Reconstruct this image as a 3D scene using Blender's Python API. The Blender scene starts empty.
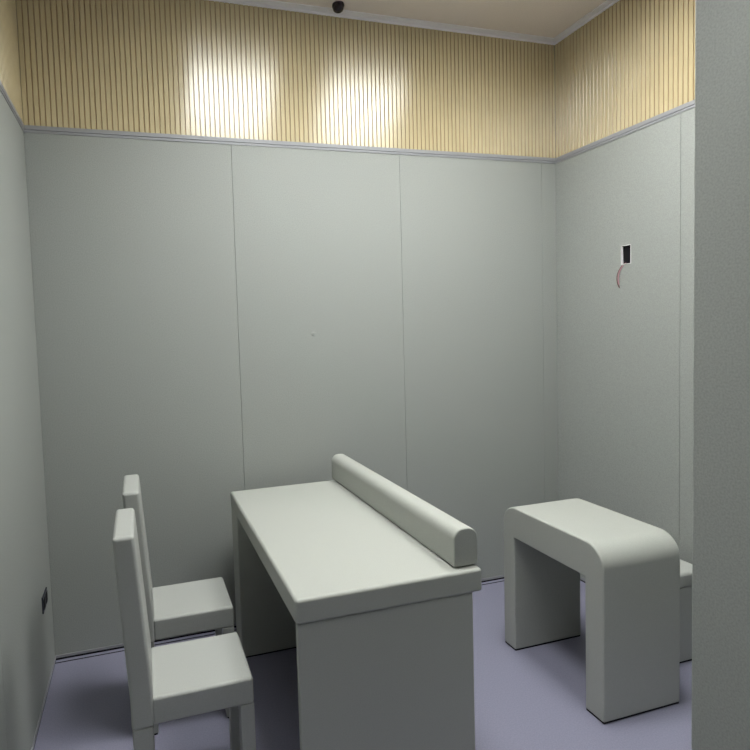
import bpy, bmesh, math
from mathutils import Vector, Matrix

scene = bpy.context.scene
COL = scene.collection

# ------------------------------------------------------------------ materials
def srgb(r, g, b):
    f = lambda c: (c / 255) / 12.92 if c / 255 <= 0.04045 else ((c / 255 + 0.055) / 1.055) ** 2.4
    return (f(r), f(g), f(b), 1)

def mat(name, col, rough=0.5, spec=0.5, noise=None, bump=None, metal=0.0, coat=0.0, aniso=0.0):
    """noise = (scale, amount) fine mottling of the colour, bump = (scale, strength, distance)."""
    m = bpy.data.materials.new(name); m.use_nodes = True
    nt = m.node_tree; N = nt.nodes; L = nt.links
    b = N['Principled BSDF']
    b.inputs['Base Color'].default_value = col
    b.inputs['Roughness'].default_value = rough
    b.inputs['Specular IOR Level'].default_value = spec
    b.inputs['Metallic'].default_value = metal
    b.inputs['Coat Weight'].default_value = coat
    if aniso:
        b.inputs['Anisotropic'].default_value = aniso; b.inputs['IOR'].default_value = 1.72
        tn = N.new('ShaderNodeTangent'); tn.direction_type = 'RADIAL'; tn.axis = 'Z'
        L.new(tn.outputs['Tangent'], b.inputs['Tangent'])
        b.inputs['Anisotropic Rotation'].default_value = ANISO_ROT
    tc = N.new('ShaderNodeTexCoord')
    if noise:
        n = N.new('ShaderNodeTexNoise'); n.inputs['Scale'].default_value = noise[0]
        n.inputs['Detail'].default_value = 3
        L.new(tc.outputs['Object'], n.inputs['Vector'])
        r = N.new('ShaderNodeValToRGB')
        a = noise[1]
        r.color_ramp.elements[0].position = 0.3; r.color_ramp.elements[1].position = 0.7
        r.color_ramp.elements[0].color = tuple(c * (1 - a) for c in col[:3]) + (1,)
        r.color_ramp.elements[1].color = tuple(min(1, c * (1 + a)) for c in col[:3]) + (1,)
        L.new(n.outputs['Fac'], r.inputs['Fac']); L.new(r.outputs['Color'], b.inputs['Base Color'])
    if bump:
        n2 = N.new('ShaderNodeTexNoise'); n2.inputs['Scale'].default_value = bump[0]
        n2.inputs['Detail'].default_value = 2
        L.new(tc.outputs['Object'], n2.inputs['Vector'])
        bp = N.new('ShaderNodeBump'); bp.inputs['Strength'].default_value = bump[1]
        bp.inputs['Distance'].default_value = bump[2]
        L.new(n2.outputs['Fac'], bp.inputs['Height']); L.new(bp.outputs['Normal'], b.inputs['Normal'])
    return m

def emit(name, col, s, power=0.0):
    m = bpy.data.materials.new(name); m.use_nodes = True
    b = m.node_tree.nodes['Principled BSDF']
    b.inputs['Base Color'].default_value = (0.8, 0.8, 0.8, 1)
    b.inputs['Emission Color'].default_value = col
    b.inputs['Emission Strength'].default_value = s
    if power:                      # prismatic diffuser: brightest straight down
        nt = m.node_tree; N = nt.nodes; L = nt.links
        g = N.new('ShaderNodeNewGeometry'); d = N.new('ShaderNodeVectorMath'); d.operation = 'DOT_PRODUCT'
        L.new(g.outputs['Normal'], d.inputs[0]); L.new(g.outputs['Incoming'], d.inputs[1])
        a = N.new('ShaderNodeMath'); a.operation = 'ABSOLUTE'; L.new(d.outputs['Value'], a.inputs[0])
        p = N.new('ShaderNodeMath'); p.operation = 'POWER'; L.new(a.outputs[0], p.inputs[0]); p.inputs[1].default_value = power
        q = N.new('ShaderNodeMath'); q.operation = 'MULTIPLY'; L.new(p.outputs[0], q.inputs[0]); q.inputs[1].default_value = s
        L.new(q.outputs[0], b.inputs['Emission Strength'])
    return m

ANISO_ROT = 0.25
M = {}
M['wall'] = mat('wall_fabric', srgb(156, 159, 155), 0.6, 0.25, (230, 0.10), (420, 0.2, 0.0005))
M['wall_gap'] = mat('wall_gap', srgb(130, 134, 132), 0.8, 0.2)
M['wood'] = mat('slat_wood', srgb(202, 187, 150), 0.24, 0.9, (9, 0.04), None, aniso=0.85)
M['groove'] = mat('slat_groove', srgb(158, 130, 88), 0.3, 0.6, aniso=0.85)
M['rail'] = mat('rail_metal', srgb(148, 149, 153), 0.4, 0.5)
M['cornice'] = mat('cornice_metal', srgb(236, 234, 240), 0.45, 0.5)
M['ceiling'] = mat('ceiling_board', srgb(226, 216, 210), 0.8, 0.2, (220, 0.06), (60, 0.15, 0.001))
M['floor'] = mat('floor_vinyl', srgb(133, 132, 151), 0.42, 0.4, (180, 0.10), (90, 0.08, 0.001))
M['black'] = mat('black_gap', srgb(18, 17, 22), 0.7, 0.2)
M['vinyl'] = mat('padded_vinyl', srgb(170, 172, 166), 0.5, 0.4, (300, 0.05), (380, 0.22, 0.0006))
M['vinyl_chair'] = mat('chair_vinyl', srgb(169, 171, 167), 0.5, 0.4, (300, 0.05), (380, 0.22, 0.0006))
M['foot'] = mat('foot_rubber', srgb(25, 25, 27), 0.7, 0.2)
M['plastic'] = mat('white_plastic', srgb(235, 232, 235), 0.35, 0.5)
M['dark_plastic'] = mat('dark_plastic', srgb(52, 54, 66), 0.4, 0.5)
M['dome'] = mat('dome_plastic', srgb(38, 30, 40), 0.25, 0.5)
M['wire_pink'] = mat('wire_pink', srgb(190, 140, 150), 0.5, 0.4)
M['wire_brown'] = mat('wire_brown', srgb(110, 78, 76), 0.5, 0.4)
M['lamp'] = emit('lamp_diffuser', (0.985, 1.0, 0.975, 1), 46.0, 0.9)
M['lamp_hall'] = emit('hall_lamp_diffuser', (0.985, 1.0, 0.975, 1), 17.0, 0.0)

# ------------------------------------------------------------------ helpers
def link(name, bm, m, parent=None, smooth=True, loc=None):
    me = bpy.data.meshes.new(name)
    bmesh.ops.recalc_face_normals(bm, faces=bm.faces)
    bm.to_mesh(me); bm.free()
    ms = m if isinstance(m, (list, tuple)) else [m]
    for x in ms: me.materials.append(x)
    o = bpy.data.objects.new(name, me); COL.objects.link(o)
    if smooth:
        for p in me.polygons: p.use_smooth = True
        me.set_sharp_from_angle(angle=math.radians(50))
        w = o.modifiers.new('weighted', 'WEIGHTED_NORMAL'); w.keep_sharp = True
    if loc: o.location = loc
    if parent: o.parent = parent
    return o

def add_box(bm, a, b, bev=0.0, seg=3, mi=0):
    tmp = bmesh.new()
    bmesh.ops.create_cube(tmp, size=1)
    a = Vector(a); b = Vector(b)
    for v in tmp.verts:
        v.co = Vector(((a[i] + b[i]) / 2 + v.co[i] * (b[i] - a[i])) for i in range(3))
    if bev: bmesh.ops.bevel(tmp, geom=list(tmp.edges), offset=bev, segments=seg, profile=0.5, affect='EDGES')
    for f in tmp.faces: f.material_index = mi
    me = bpy.data.meshes.new('tmp'); tmp.to_mesh(me); tmp.free()
    bm.from_mesh(me); bpy.data.meshes.remove(me)
    return bm

def box(a, b, bev=0.0, seg=3):
    return add_box(bmesh.new(), a, b, bev, seg)

def empty(name, loc, label=None, cat=None, group=None):
    o = bpy.data.objects.new(name, None); COL.objects.link(o)
    o.location = loc; o.empty_display_size = 0.1
    tag(o, label, cat, group)
    return o

def tag(o, label=None, cat=None, group=None, kind=None):
    if label: o['label'] = label
    if cat: o['category'] = cat
    if group: o['group'] = group
    if kind: o['kind'] = kind
    return o

def tube(pts, r, seg=8):
    bm = bmesh.new(); rings = []
    pts = [Vector(p) for p in pts]
    for i, p in enumerate(pts):
        t = (pts[min(i + 1, len(pts) - 1)] - pts[max(i - 1, 0)]).normalized()
        n = t.cross(Vector((0.3, 1, 0.1))).normalized(); b = t.cross(n)
        rings.append([bm.verts.new(p + r * (math.cos(k * 2 * math.pi / seg) * n + math.sin(k * 2 * math.pi / seg) * b)) for k in range(seg)])
    for A, B in zip(rings, rings[1:]):
        for k in range(seg):
            bm.faces.new((A[k], A[(k + 1) % seg], B[(k + 1) % seg], B[k]))
    bm.faces.new(rings[0]); bm.faces.new(rings[-1])
    return bm

def bez(p0, p1, p2, p3, n=14):
    p0, p1, p2, p3 = map(Vector, (p0, p1, p2, p3)); out = []
    for i in range(n + 1):
        t = i / n
        out.append((1-t)**3*p0 + 3*(1-t)**2*t*p1 + 3*(1-t)*t*t*p2 + t**3*p3)
    return out

# ------------------------------------------------------------------ the room
W = 2.872; ZR0 = 2.448; ZR1 = 2.480; ZC = 3.142; YF = -1.85; YB = -2.05; YN = -3.8
PITCH = 0.024; TH = 0.10

def struct(o): return tag(o, kind='structure')

# floor
struct(link('floor', box((-0.1, YN - 0.1, -0.1), (W + 0.1, 0.1, 0)), M['floor'], smooth=False))
struct(link('ceiling', box((-0.1, YN - 0.1, ZC + 0.004), (W + 0.1, 0.1, ZC + 0.1)), M['ceiling'], smooth=False))

# A wall is a masonry core, the padded panels below and the slatted panel above.
# frame(s, d, z): s runs along the wall, d is the distance out of the wall into the room
def slat_bm(fr, s0, s1, z0, z1):
    bm = bmesh.new()
    prof = []; s = s0; g = 0.0045; dep = 0.004; c = 0.0012
    n = int((s1 - s0) / PITCH)
    pts = []
    for i in range(n + 1):
        a = s0 + i * PITCH; b = min(a + PITCH - g, s1)
        if b - a < 0.004: break
        pts += [(a, 0), (a, dep - c), (a + c, dep), (b - c, dep), (b, dep - c), (b, 0)]
    if pts[-1][0] < s1 - 1e-6: pts.append((s1, 0))
    lo = [bm.verts.new(fr(p[0], 0.0065 + p[1], z0)) for p in pts]
    hi = [bm.verts.new(fr(p[0], 0.0065 + p[1], z1)) for p in pts]
    for k in range(len(pts) - 1):
        f = bm.faces.new((lo[k], lo[k + 1], hi[k + 1], hi[k]))
        d0, d1 = pts[k][1], pts[k + 1][1]
        f.material_index = 1 if (min(d0, d1) == 0) else 0
    return bm

def make_wall(name, fr, s0, s1, seams, core, hole=None):
    w = link(name, core, M['wall_gap'], smooth=False); struct(w)
    xs = [s0] + seams + [s1]
    for a, b in zip(xs, xs[1:]):
        bm = bmesh.new()
        def bx(u0, u1, z0, z1, bev=0.0):
            p, q = fr(u0, -0.001, z0), fr(u1, 0.011, z1)
            add_box(bm, [min(p[i], q[i]) for i in range(3)], [max(p[i], q[i]) for i in range(3)], bev, 2)
        g = 0.0007
        a_, b_ = a + (g if a != s0 else 0), b - (g if b != s1 else 0)
        if hole and a_ < hole[0] < b_:
            h0, h1, z0, z1 = hole
            bx(a_, h0, 0.02, ZR0 + 0.004); bx(h1, b_, 0.02, ZR0 + 0.004)
            bx(h0, h1, 0.02, z0); bx(h0, h1, z1, ZR0 + 0.004)
            bmesh.ops.remove_doubles(bm, verts=bm.verts, dist=1e-5)
        else:
            bx(a_, b_, 0.02, ZR0 + 0.004, 0.001)
        link('padded_panel', bm, M['wall'], w, smooth=False)
    sb = slat_bm(fr, s0, s1, ZR1 - 0.004, ZC + 0.004)
    o = link('slatted_panel', sb, [M['wood'], M['groove']], w, smooth=False)
    return w

fr_back = lambda s, d, z: Vector((s, -d, z))
fr_left = lambda s, d, z: Vector((d, -s, z))
fr_right = lambda s, d, z: Vector((W - d, -s, z))
D = 0.011  # face of the panels stands this far out: room dimensions are at the faces
fb = lambda s, d, z: fr_back(s, d - D, z)
fl = lambda s, d, z: fr_left(s, d - D, z)
frr = lambda s, d, z: fr_right(s, d - D, z)

wb = make_wall('wall_back', fb, 0.0, W, [0.937, 1.855, 2.773], box((-0.1, D, 0), (W + 0.1, 0.1, ZC + 0.01)))
make_wall('wall_left', fl, 0.0, -YF, [0.93], box((-0.1, YF, 0), (-D, D, ZC + 0.01)))
HOLE = (0.457, 0.517, 1.800, 1.896)
# the core of the right wall has a niche behind the hole
core = bmesh.new()
h0, h1, z0, z1 = HOLE
x0, x1 = W + D, W + 0.1
add_box(core, (x0, YF, 0), (x1, -h1, ZC + 0.01)); add_box(core, (x0, -h0, 0), (x1, D, ZC + 0.01))
add_box(core, (x0, -h1, 0), (x1, -h0, z0)); add_box(core, (x0, -h1, z1), (x1, -h0, ZC + 0.01))
add_box(core, (x0 + 0.055, -h1, z0), (x1, -h0, z1))
make_wall('wall_right', frr, 0.0, -YF, [0.780, 1.70], core, HOLE)
btn = bmesh.new()
bmesh.ops.create_uvsphere(btn, u_segments=16, v_segments=8, radius=0.012)
for v in btn.verts: v.co.y *= 0.45; v.co += Vector((1.335, 0.0, 1.496))
link('fabric_button', btn, M['wall'], wb)

# front wall with the doorway the photograph is taken through
DX0, DX1, DZ = 0.18, 1.591, 2.36
fw = bmesh.new()
add_box(fw, (-0.1, YB, 0), (DX0, YF, ZC + 0.01), 0.004, 2)
add_box(fw, (DX1, YB, 0), (W + 0.1, YF, ZC + 0.01), 0.004, 2)
add_box(fw, (DX0 - 0.005, YB, DZ), (DX1 + 0.005, YF, ZC + 0.01), 0.0)
struct(link('wall_front', fw, M['wall']))
hall = bmesh.new()
add_box(hall, (-0.1, YN, 0), (0.0, YB, ZC + 0.01)); 
struct(link('wall_corridor_left', hall, M['wall'], smooth=False))
struct(link('wall_corridor_right', box((W, YN, 0), (W + 0.1, YB, ZC + 0.01)), M['wall'], smooth=False))
struct(link('wall_corridor_near', box((-0.1, YN - 0.1, 0), (W + 0.1, YN, ZC + 0.01)), M['wall'], smooth=False))

# rail between the padding and the slats: a flat strip with a raised lip top and bottom
def rail(name, fr, s0, s1, prof, m):
    bm = bmesh.new()
    if fr is not fr_back: prof = [(d * 0.98, z - 0.0004) for d, z in prof]
    A = [bm.verts.new(fr(s0, d, z)) for d, z in prof]; B = [bm.verts.new(fr(s1, d, z)) for d, z in prof]
    n = len(prof)
    for k in range(n): bm.faces.new((A[k], A[(k + 1) % n], B[(k + 1) % n], B[k]))
    bm.faces.new(A); bm.faces.new(B)
    return struct(link(name, bm, m, smooth=False))
h = ZR1 - ZR0
RP = [(-0.005, ZR0), (0.003, ZR0), (0.003, ZR0 + 0.007), (0.001, ZR0 + 0.009), (0.001, ZR0 + 0.012), (0.004, ZR0 + 0.014), (0.004, ZR1), (-0.005, ZR1)]
CP = [(-0.005, ZC), (0.038, ZC), (0.038, ZC + 0.008), (-0.005, ZC + 0.008)]
CPL = [(-0.005, ZC - 0.012), (0.004, ZC - 0.012), (0.004, ZC - 0.002), (0.042, ZC - 0.002), (0.042, ZC + 0.008), (-0.005, ZC + 0.008)]
for i, (fr, s1) in enumerate(((fr_back, W), (fr_left, -YF), (fr_right, -YF))):
    rail('trim_%d' % (i + 1), fr, 0.0, s1, RP, M['rail'])
    rail('trim_%d' % (i + 4), fr, 0.0, s1, CPL, M['cornice'])
# foot of the walls: a slim strip over a black shadow gap
for i, (nm, fr, s1) in enumerate((('back', fr_back, W), ('left', fr_left, -YF), ('right', fr_right, -YF))):
    b = rail('baseboard_' + nm, fr, 0.0, s1, [(-0.005, 0.010), (0.004, 0.010), (0.004, 0.022), (-0.005, 0.022)], M['rail'])
    bm = bmesh.new()
    prof = [(-0.01, 0.0), (0.002, 0.0), (0.002, 0.0105), (-0.01, 0.0105)]
    A = [bm.verts.new(fr(0, d, z)) for d, z in prof]; B = [bm.verts.new(fr(s1, d, z)) for d, z in prof]
    for k in range(4): bm.faces.new((A[k], A[(k + 1) % 4], B[(k + 1) % 4], B[k]))
    link('shadow_gap', bm, M['black'], b, smooth=False)
    if nm == 'back':
        bm = bmesh.new(); add_box(bm, (0, -0.030, 0.0), (W, -0.024, 0.0012))
        link('floor_joint', bm, M['black'], b, smooth=False)

# ------------------------------------------------------------------ ceiling lamps
def lamp(x, y, label, m, zc=ZC + 0.004, group=None):
    t = empty('ceiling_light', (x, y, zc), label, 'light', group)
    s = 0.29
    bm = bmesh.new(); f = 0.012
    add_box(bm, (-s, -s, -0.010), (s, -s + f, 0), 0.001, 1); add_box(bm, (-s, s - f, -0.010), (s, s, 0), 0.001, 1)
    add_box(bm, (-s, -s + f, -0.010), (-s + f, s - f, 0), 0.001, 1); add_box(bm, (s - f, -s + f, -0.010), (s, s - f, 0), 0.001, 1)
    link('frame', bm, M['cornice'], t)
    link('diffuser', box((-s + f, -s + f, -0.007), (s - f, s - f, -0.001)), m, t, smooth=False)
    return t
lamp(1.125, -1.02, 'square white ceiling light panel nearer the left wall', M['lamp'], group=None)
lamp(2.065, -1.02, 'square white ceiling light panel nearer the right wall', M['lamp'], group=None)
lamp(0.45, -2.60, 'square white ceiling light panel outside the doorway', M['lamp_hall'], group=None)

# ------------------------------------------------------------------ dome camera on the ceiling
dm = empty('dome_camera', (1.495, -0.080, ZC + 0.004), 'small black dome camera on the ceiling above the back wall', 'camera')
def lathe(prof, seg=28):
    bm = bmesh.new(); rings = []
    for r, z in prof:
        rings.append([bm.verts.new((r * math.cos(k * 2 * math.pi / seg), r * math.sin(k * 2 * math.pi / seg), z)) for k in range(seg)] if r > 1e-5 else [bm.verts.new((0, 0, z))])
    for A, B in zip(rings, rings[1:]):
        for k in range(seg):
            k2 = (k + 1) % seg
            if len(A) == 1: bm.faces.new((A[0], B[k], B[k2]))
            elif len(B) == 1: bm.faces.new((A[k], A[k2], B[0]))
            else: bm.faces.new((A[k], A[k2], B[k2], B[k]))
    return bm
link('mounting_ring', lathe([(0, 0), (0.030, 0), (0.031, -0.004), (0.030, -0.012), (0.026, -0.013), (0, -0.013)]), M['dome'], dm)
link('dome', lathe([(0.027, -0.012)] + [(0.027 * math.cos(a * math.pi / 20), -0.020 - 0.020 * math.sin(a * math.pi / 20)) for a in range(0, 10)] + [(0, -0.040)]), M['dome'], dm)

# ------------------------------------------------------------------ open wiring box on the right wall
wx = empty('wiring_box', (W, -(h0 + h1) / 2, (z0 + z1) / 2), 'open white wiring box in the right wall with loose wires hanging out', 'wiring box')
hw = (h1 - h0) / 2; hh = (z1 - z0) / 2; t_ = 0.0022
bm = bmesh.new()
add_box(bm, (-0.002, hw - t_, -hh), (0.064, hw - 0.0003, hh)); add_box(bm, (-0.002, -hw + 0.0003, -hh), (0.064, -hw + t_, hh))
add_box(bm, (-0.002, -hw + t_, -hh), (0.064, hw - t_, -hh + t_)); add_box(bm, (-0.002, -hw + t_, hh - t_), (0.064, hw - t_, hh))
link('box_rim', bm, M['plastic'], wx, smooth=False)
link('box_cavity_shade', box((0.012, -hw + t_, -hh + t_), (0.064, hw - t_, hh - t_)), M['black'], wx, smooth=False)  # black block paints in the darkness of the unlit cavity
bm = bmesh.new()
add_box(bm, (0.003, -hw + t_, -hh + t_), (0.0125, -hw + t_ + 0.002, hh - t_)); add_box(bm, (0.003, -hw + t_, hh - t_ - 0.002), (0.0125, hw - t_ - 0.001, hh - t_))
link('box_edge_shade', bm, M['black'], wx, smooth=False)  # black strips carry the painted cavity shade up to the rim
link('wire', tube(bez((0.012, 0.018, -0.042), (-0.010, 0.026, -0.055), (-0.012, 0.070, -0.110), (-0.006, 0.034, -0.166)), 0.0022), M['wire_brown'], wx)
link('wire', tube(bez((0.012, 0.012, -0.042), (-0.010, 0.016, -0.052), (-0.012, 0.052, -0.100), (-0.008, 0.034, -0.150)), 0.0022), M['wire_pink'], wx)

# ------------------------------------------------------------------ dark socket low on the left wall
sk = empty('wall_socket', (0.0, -0.195, 0.383), 'dark wall socket low on the left wall near the corner', 'socket')
link('cover_plate', box((0.0, -0.055, -0.035), (0.006, 0.055, 0.035), 0.002, 2), M['dark_plastic'], sk)
bm = bmesh.new()
for yy in (-0.030, 0.030): add_box(bm, (0.005, yy - 0.020, -0.022), (0.0075, yy + 0.020, 0.022), 0.001, 1)
link('socket_insert', bm, M['black'], sk)

# ------------------------------------------------------------------ interview desk
dx0, dx1, dy0, dy1 = 0.842, 1.459, -1.274, -0.128
dk = empty('interview_desk', ((dx0 + dx1) / 2, (dy0 + dy1) / 2, 0), 'long pale grey padded desk with a raised ledge along its right side', 'desk')
cx, cy = (dx0 + dx1) / 2, (dy0 + dy1) / 2
def rel(c, a, b, bev, seg=4):
    return box((a[0] - c[0], a[1] - c[1], a[2]), (b[0] - c[0], b[1] - c[1], b[2]), bev, seg)
c_ = (cx, cy)
link('tabletop', rel(c_, (dx0, dy0, 0.675), (dx1, dy1, 0.750), 0.011), M['vinyl'], dk)
bm = rel(c_, (1.373, -1.250, 0.7535), (1.459, -0.108, 0.876), 0, 1)
tp = [e for e in bm.edges if all(v.co.z > 0.86 for v in e.verts) and abs(e.verts[0].co.y - e.verts[1].co.y) > 0.5]
bmesh.ops.bevel(bm, geom=tp, offset=0.035, segments=8, profile=0.5, affect='EDGES')
sd = [e for e in bm.edges if e.calc_face_angle(0) > 0.6]
bmesh.ops.bevel(bm, geom=sd, offset=0.005, segments=2, profile=0.5, affect='EDGES')
link('raised_ledge', bm, M['vinyl'], dk)
link('side_panel', rel(c_, (dx0 + 0.007, dy0 + 0.010, 0.006), (1.430, dy0 + 0.036, 0.6755), 0.006), M['vinyl'], dk)
link('side_panel', rel(c_, (dx0 + 0.002, -0.284, 0.006), (1.418, dy1 - 0.008, 0.6755), 0.006), M['vinyl'], dk)
link('modesty_panel', rel(c_, (1.355, dy0 + 0.036, 0.006), (1.408, -0.284, 0.6755), 0.002), M['vinyl'], dk)
link('base_strip', rel(c_, (dx0 + 0.008, dy0 + 0.014, 0), (1.425, dy0 + 0.033, 0.007), 0), M['foot'], dk, smooth=False)
link('base_strip', rel(c_, (dx0 + 0.006, -0.280, 0), (1.410, dy1 - 0.012, 0.007), 0), M['foot'], dk, smooth=False)

# ------------------------------------------------------------------ arched side table
def arch(y0, y1, zt, yi0, yi1, zi, r, x0, x1, ze=0.006):
    P = []
    P += [(y0, ze), (y0, zt - r)]
    for k in range(1, 12): a = math.pi - k * math.pi / 24; P.append((y0 + r + r * math.cos(a), zt - r + r * math.sin(a)))
    P += [(y0 + r, zt), (y1 - r, zt)]
    for k in range(1, 12): a = math.pi / 2 - k * math.pi / 24; P.append((y1 - r + r * math.cos(a), zt - r + r * math.sin(a)))
    P += [(y1, zt - r), (y1, ze), (yi1, ze), (yi1, zi), (yi0, zi), (yi0, ze)]
    bm = bmesh.new()
    A = [bm.verts.new((x0, y, z)) for y, z in P]
    f = bm.faces.new(A)
    ex = bmesh.ops.extrude_face_region(bm, geom=[f])
    for v in [e for e in ex['geom'] if isinstance(e, bmesh.types.BMVert)]: v.co.x = x1
    bmesh.ops.recalc_face_normals(bm, faces=bm.faces)
    ed = [e for e in bm.edges if len(e.link_faces) == 2 and e.calc_face_angle() > 0.6]
    bmesh.ops.bevel(bm, geom=ed, offset=0.007, segments=3, profile=0.5, affect='EDGES')
    return bm
sx0, sx1, sy0, sy1 = 2.060, 2.432, -1.145, -0.563
sc = ((sx0 + sx1) / 2, (sy0 + sy1) / 2)
st = empty('side_table', (sc[0], sc[1], 0), 'grey padded arch-shaped table with rounded ends near the right wall', 'table')
link('table_body', arch(sy0 - sc[1], sy1 - sc[1], 0.676, -1.055 - sc[1], -0.642 - sc[1], 0.534, 0.085, sx0 - sc[0], sx1 - sc[0]), M['vinyl'], st)
for a, b in ((sy0, -1.055), (-0.642, sy1)):
    link('base_strip', rel(sc, (sx0 + 0.003, a + 0.003, 0), (sx1 - 0.003, b - 0.003, 0.009), 0), M['foot'], st, smooth=False)

# ------------------------------------------------------------------ stool by the right wall
so = (2.655, -0.81)
sl = empty('padded_stool', (so[0], so[1], 0), 'pale padded box stool behind the arched table, against the right wall', 'stool')
link('seat', rel(so, (2.500, -0.962, 0.340), (2.805, -0.660, 0.409), 0.016), M['vinyl_chair'], sl)
link('base', rel(so, (2.506, -0.956, 0.008), (2.799, -0.666, 0.341), 0.006), M['vinyl_chair'], sl)
link('base_strip', rel(so, (2.511, -0.951, 0), (2.794, -0.671, 0.010), 0), M['foot'], sl, smooth=False)

# ------------------------------------------------------------------ chairs
def make_chair():
    # origin under the near rear corner, the seat towards +x, the width towards +y
    t = empty('padded_chair', (0, 0, 0))
    w = 0.284; Xs = 0.367; zs = 0.450; zu = 0.366
    # backrest: leans back above the seat
    prof = [(0.0, zu - 0.006), (0.0, zs), (-0.027, 0.943), (0.034, 0.943), (0.066, zs + 0.02), (0.066, zu - 0.006)]
    bm = bmesh.new()
    A = [bm.verts.new((x, 0, z)) for x, z in prof]; f = bm.faces.new(A)
    ex = bmesh.ops.extrude_face_region(bm, geom=[f])
    for v in [e for e in ex['geom'] if isinstance(e, bmesh.types.BMVert)]: v.co.y = w
    bmesh.ops.recalc_face_normals(bm, faces=bm.faces)
    top = [e for e in bm.edges if all(v.co.z > 0.93 for v in e.verts)]
    rest = [e for e in bm.edges if e not in top and e.calc_face_angle(0) > 0.6]
    bmesh.ops.bevel(bm, geom=top + rest, offset=0.011, segments=4, profile=0.5, affect='EDGES')
    link('backrest', bm, M['vinyl_chair'], t)
    link('seat', box((0.060, 0.001, zu), (Xs, w - 0.001, zs), 0.010, 4), M['vinyl_chair'], t)
    for x0, x1 in ((0.002, 0.062), (Xs - 0.044, Xs)):
        for y0, y1 in ((0.002, 0.050), (w - 0.050, w - 0.002)):
            z1 = zu - 0.004
            lg = link('leg', box((x0, y0, 0.006), (x1, y1, z1 if x0 < 0.01 else zu + 0.001), 0.004, 3), M['vinyl_chair'], t)
            link('foot_pad', box((x0 + 0.004, y0 + 0.004, 0), (x1 - 0.004, y1 - 0.004, 0.007)), M['foot'], lg, smooth=False)
    return t
def dup(o, parent=None):
    c = o.copy(); COL.objects.link(c)
    if parent: c.parent = parent
    for ch in [k for k in bpy.data.objects if k.parent == o]: dup(ch, c)
    return c
ch1 = make_chair()
ch2 = dup(ch1)
ch1.location = (0.374, -1.121, 0)
ch2.location = (0.390, -0.660, 0)
tag(ch1, 'pale grey padded high-back chair at the desk, nearer the doorway', 'chair', 'chairs along the desk')
tag(ch2, 'pale grey padded high-back chair at the desk, nearer the back wall', 'chair', 'chairs along the desk')

# ------------------------------------------------------------------ world, camera, view
wd = bpy.data.worlds.new('world'); scene.world = wd; wd.use_nodes = True
wd.node_tree.nodes['Background'].inputs[0].default_value = (0.5, 0.5, 0.5, 1)
wd.node_tree.nodes['Background'].inputs[1].default_value = 0.05

yaw, pitch, roll = 0.2765137, -0.0545457, -0.0343565
F, PX, PY = 550.504, 294.350, 359.719
fwd = Vector((math.sin(yaw) * math.cos(pitch), math.cos(yaw) * math.cos(pitch), math.sin(pitch)))
right = Vector((math.cos(yaw), -math.sin(yaw), 0)); up = right.cross(fwd)
r2 = math.cos(roll) * right + math.sin(roll) * up
u2 = -math.sin(roll) * right + math.cos(roll) * up
cd = bpy.data.cameras.new('camera'); co = bpy.data.objects.new('camera', cd); COL.objects.link(co)
mtx = Matrix((r2, u2, -fwd)).transposed().to_4x4(); mtx.translation = Vector((0.44446, -2.75274, 1.52254))
co.matrix_world = mtx
cd.sensor_width = 36; cd.lens = F / 750 * 36
cd.shift_x = (375 - PX) / 750; cd.shift_y = -(375 - PY) / 750
cd.clip_start = 0.02
scene.camera = co
vs = scene.view_settings
vs.view_transform = 'Standard'; vs.look = 'None'; vs.gamma = 1; vs.use_curve_mapping = False
vs.exposure = 0.0
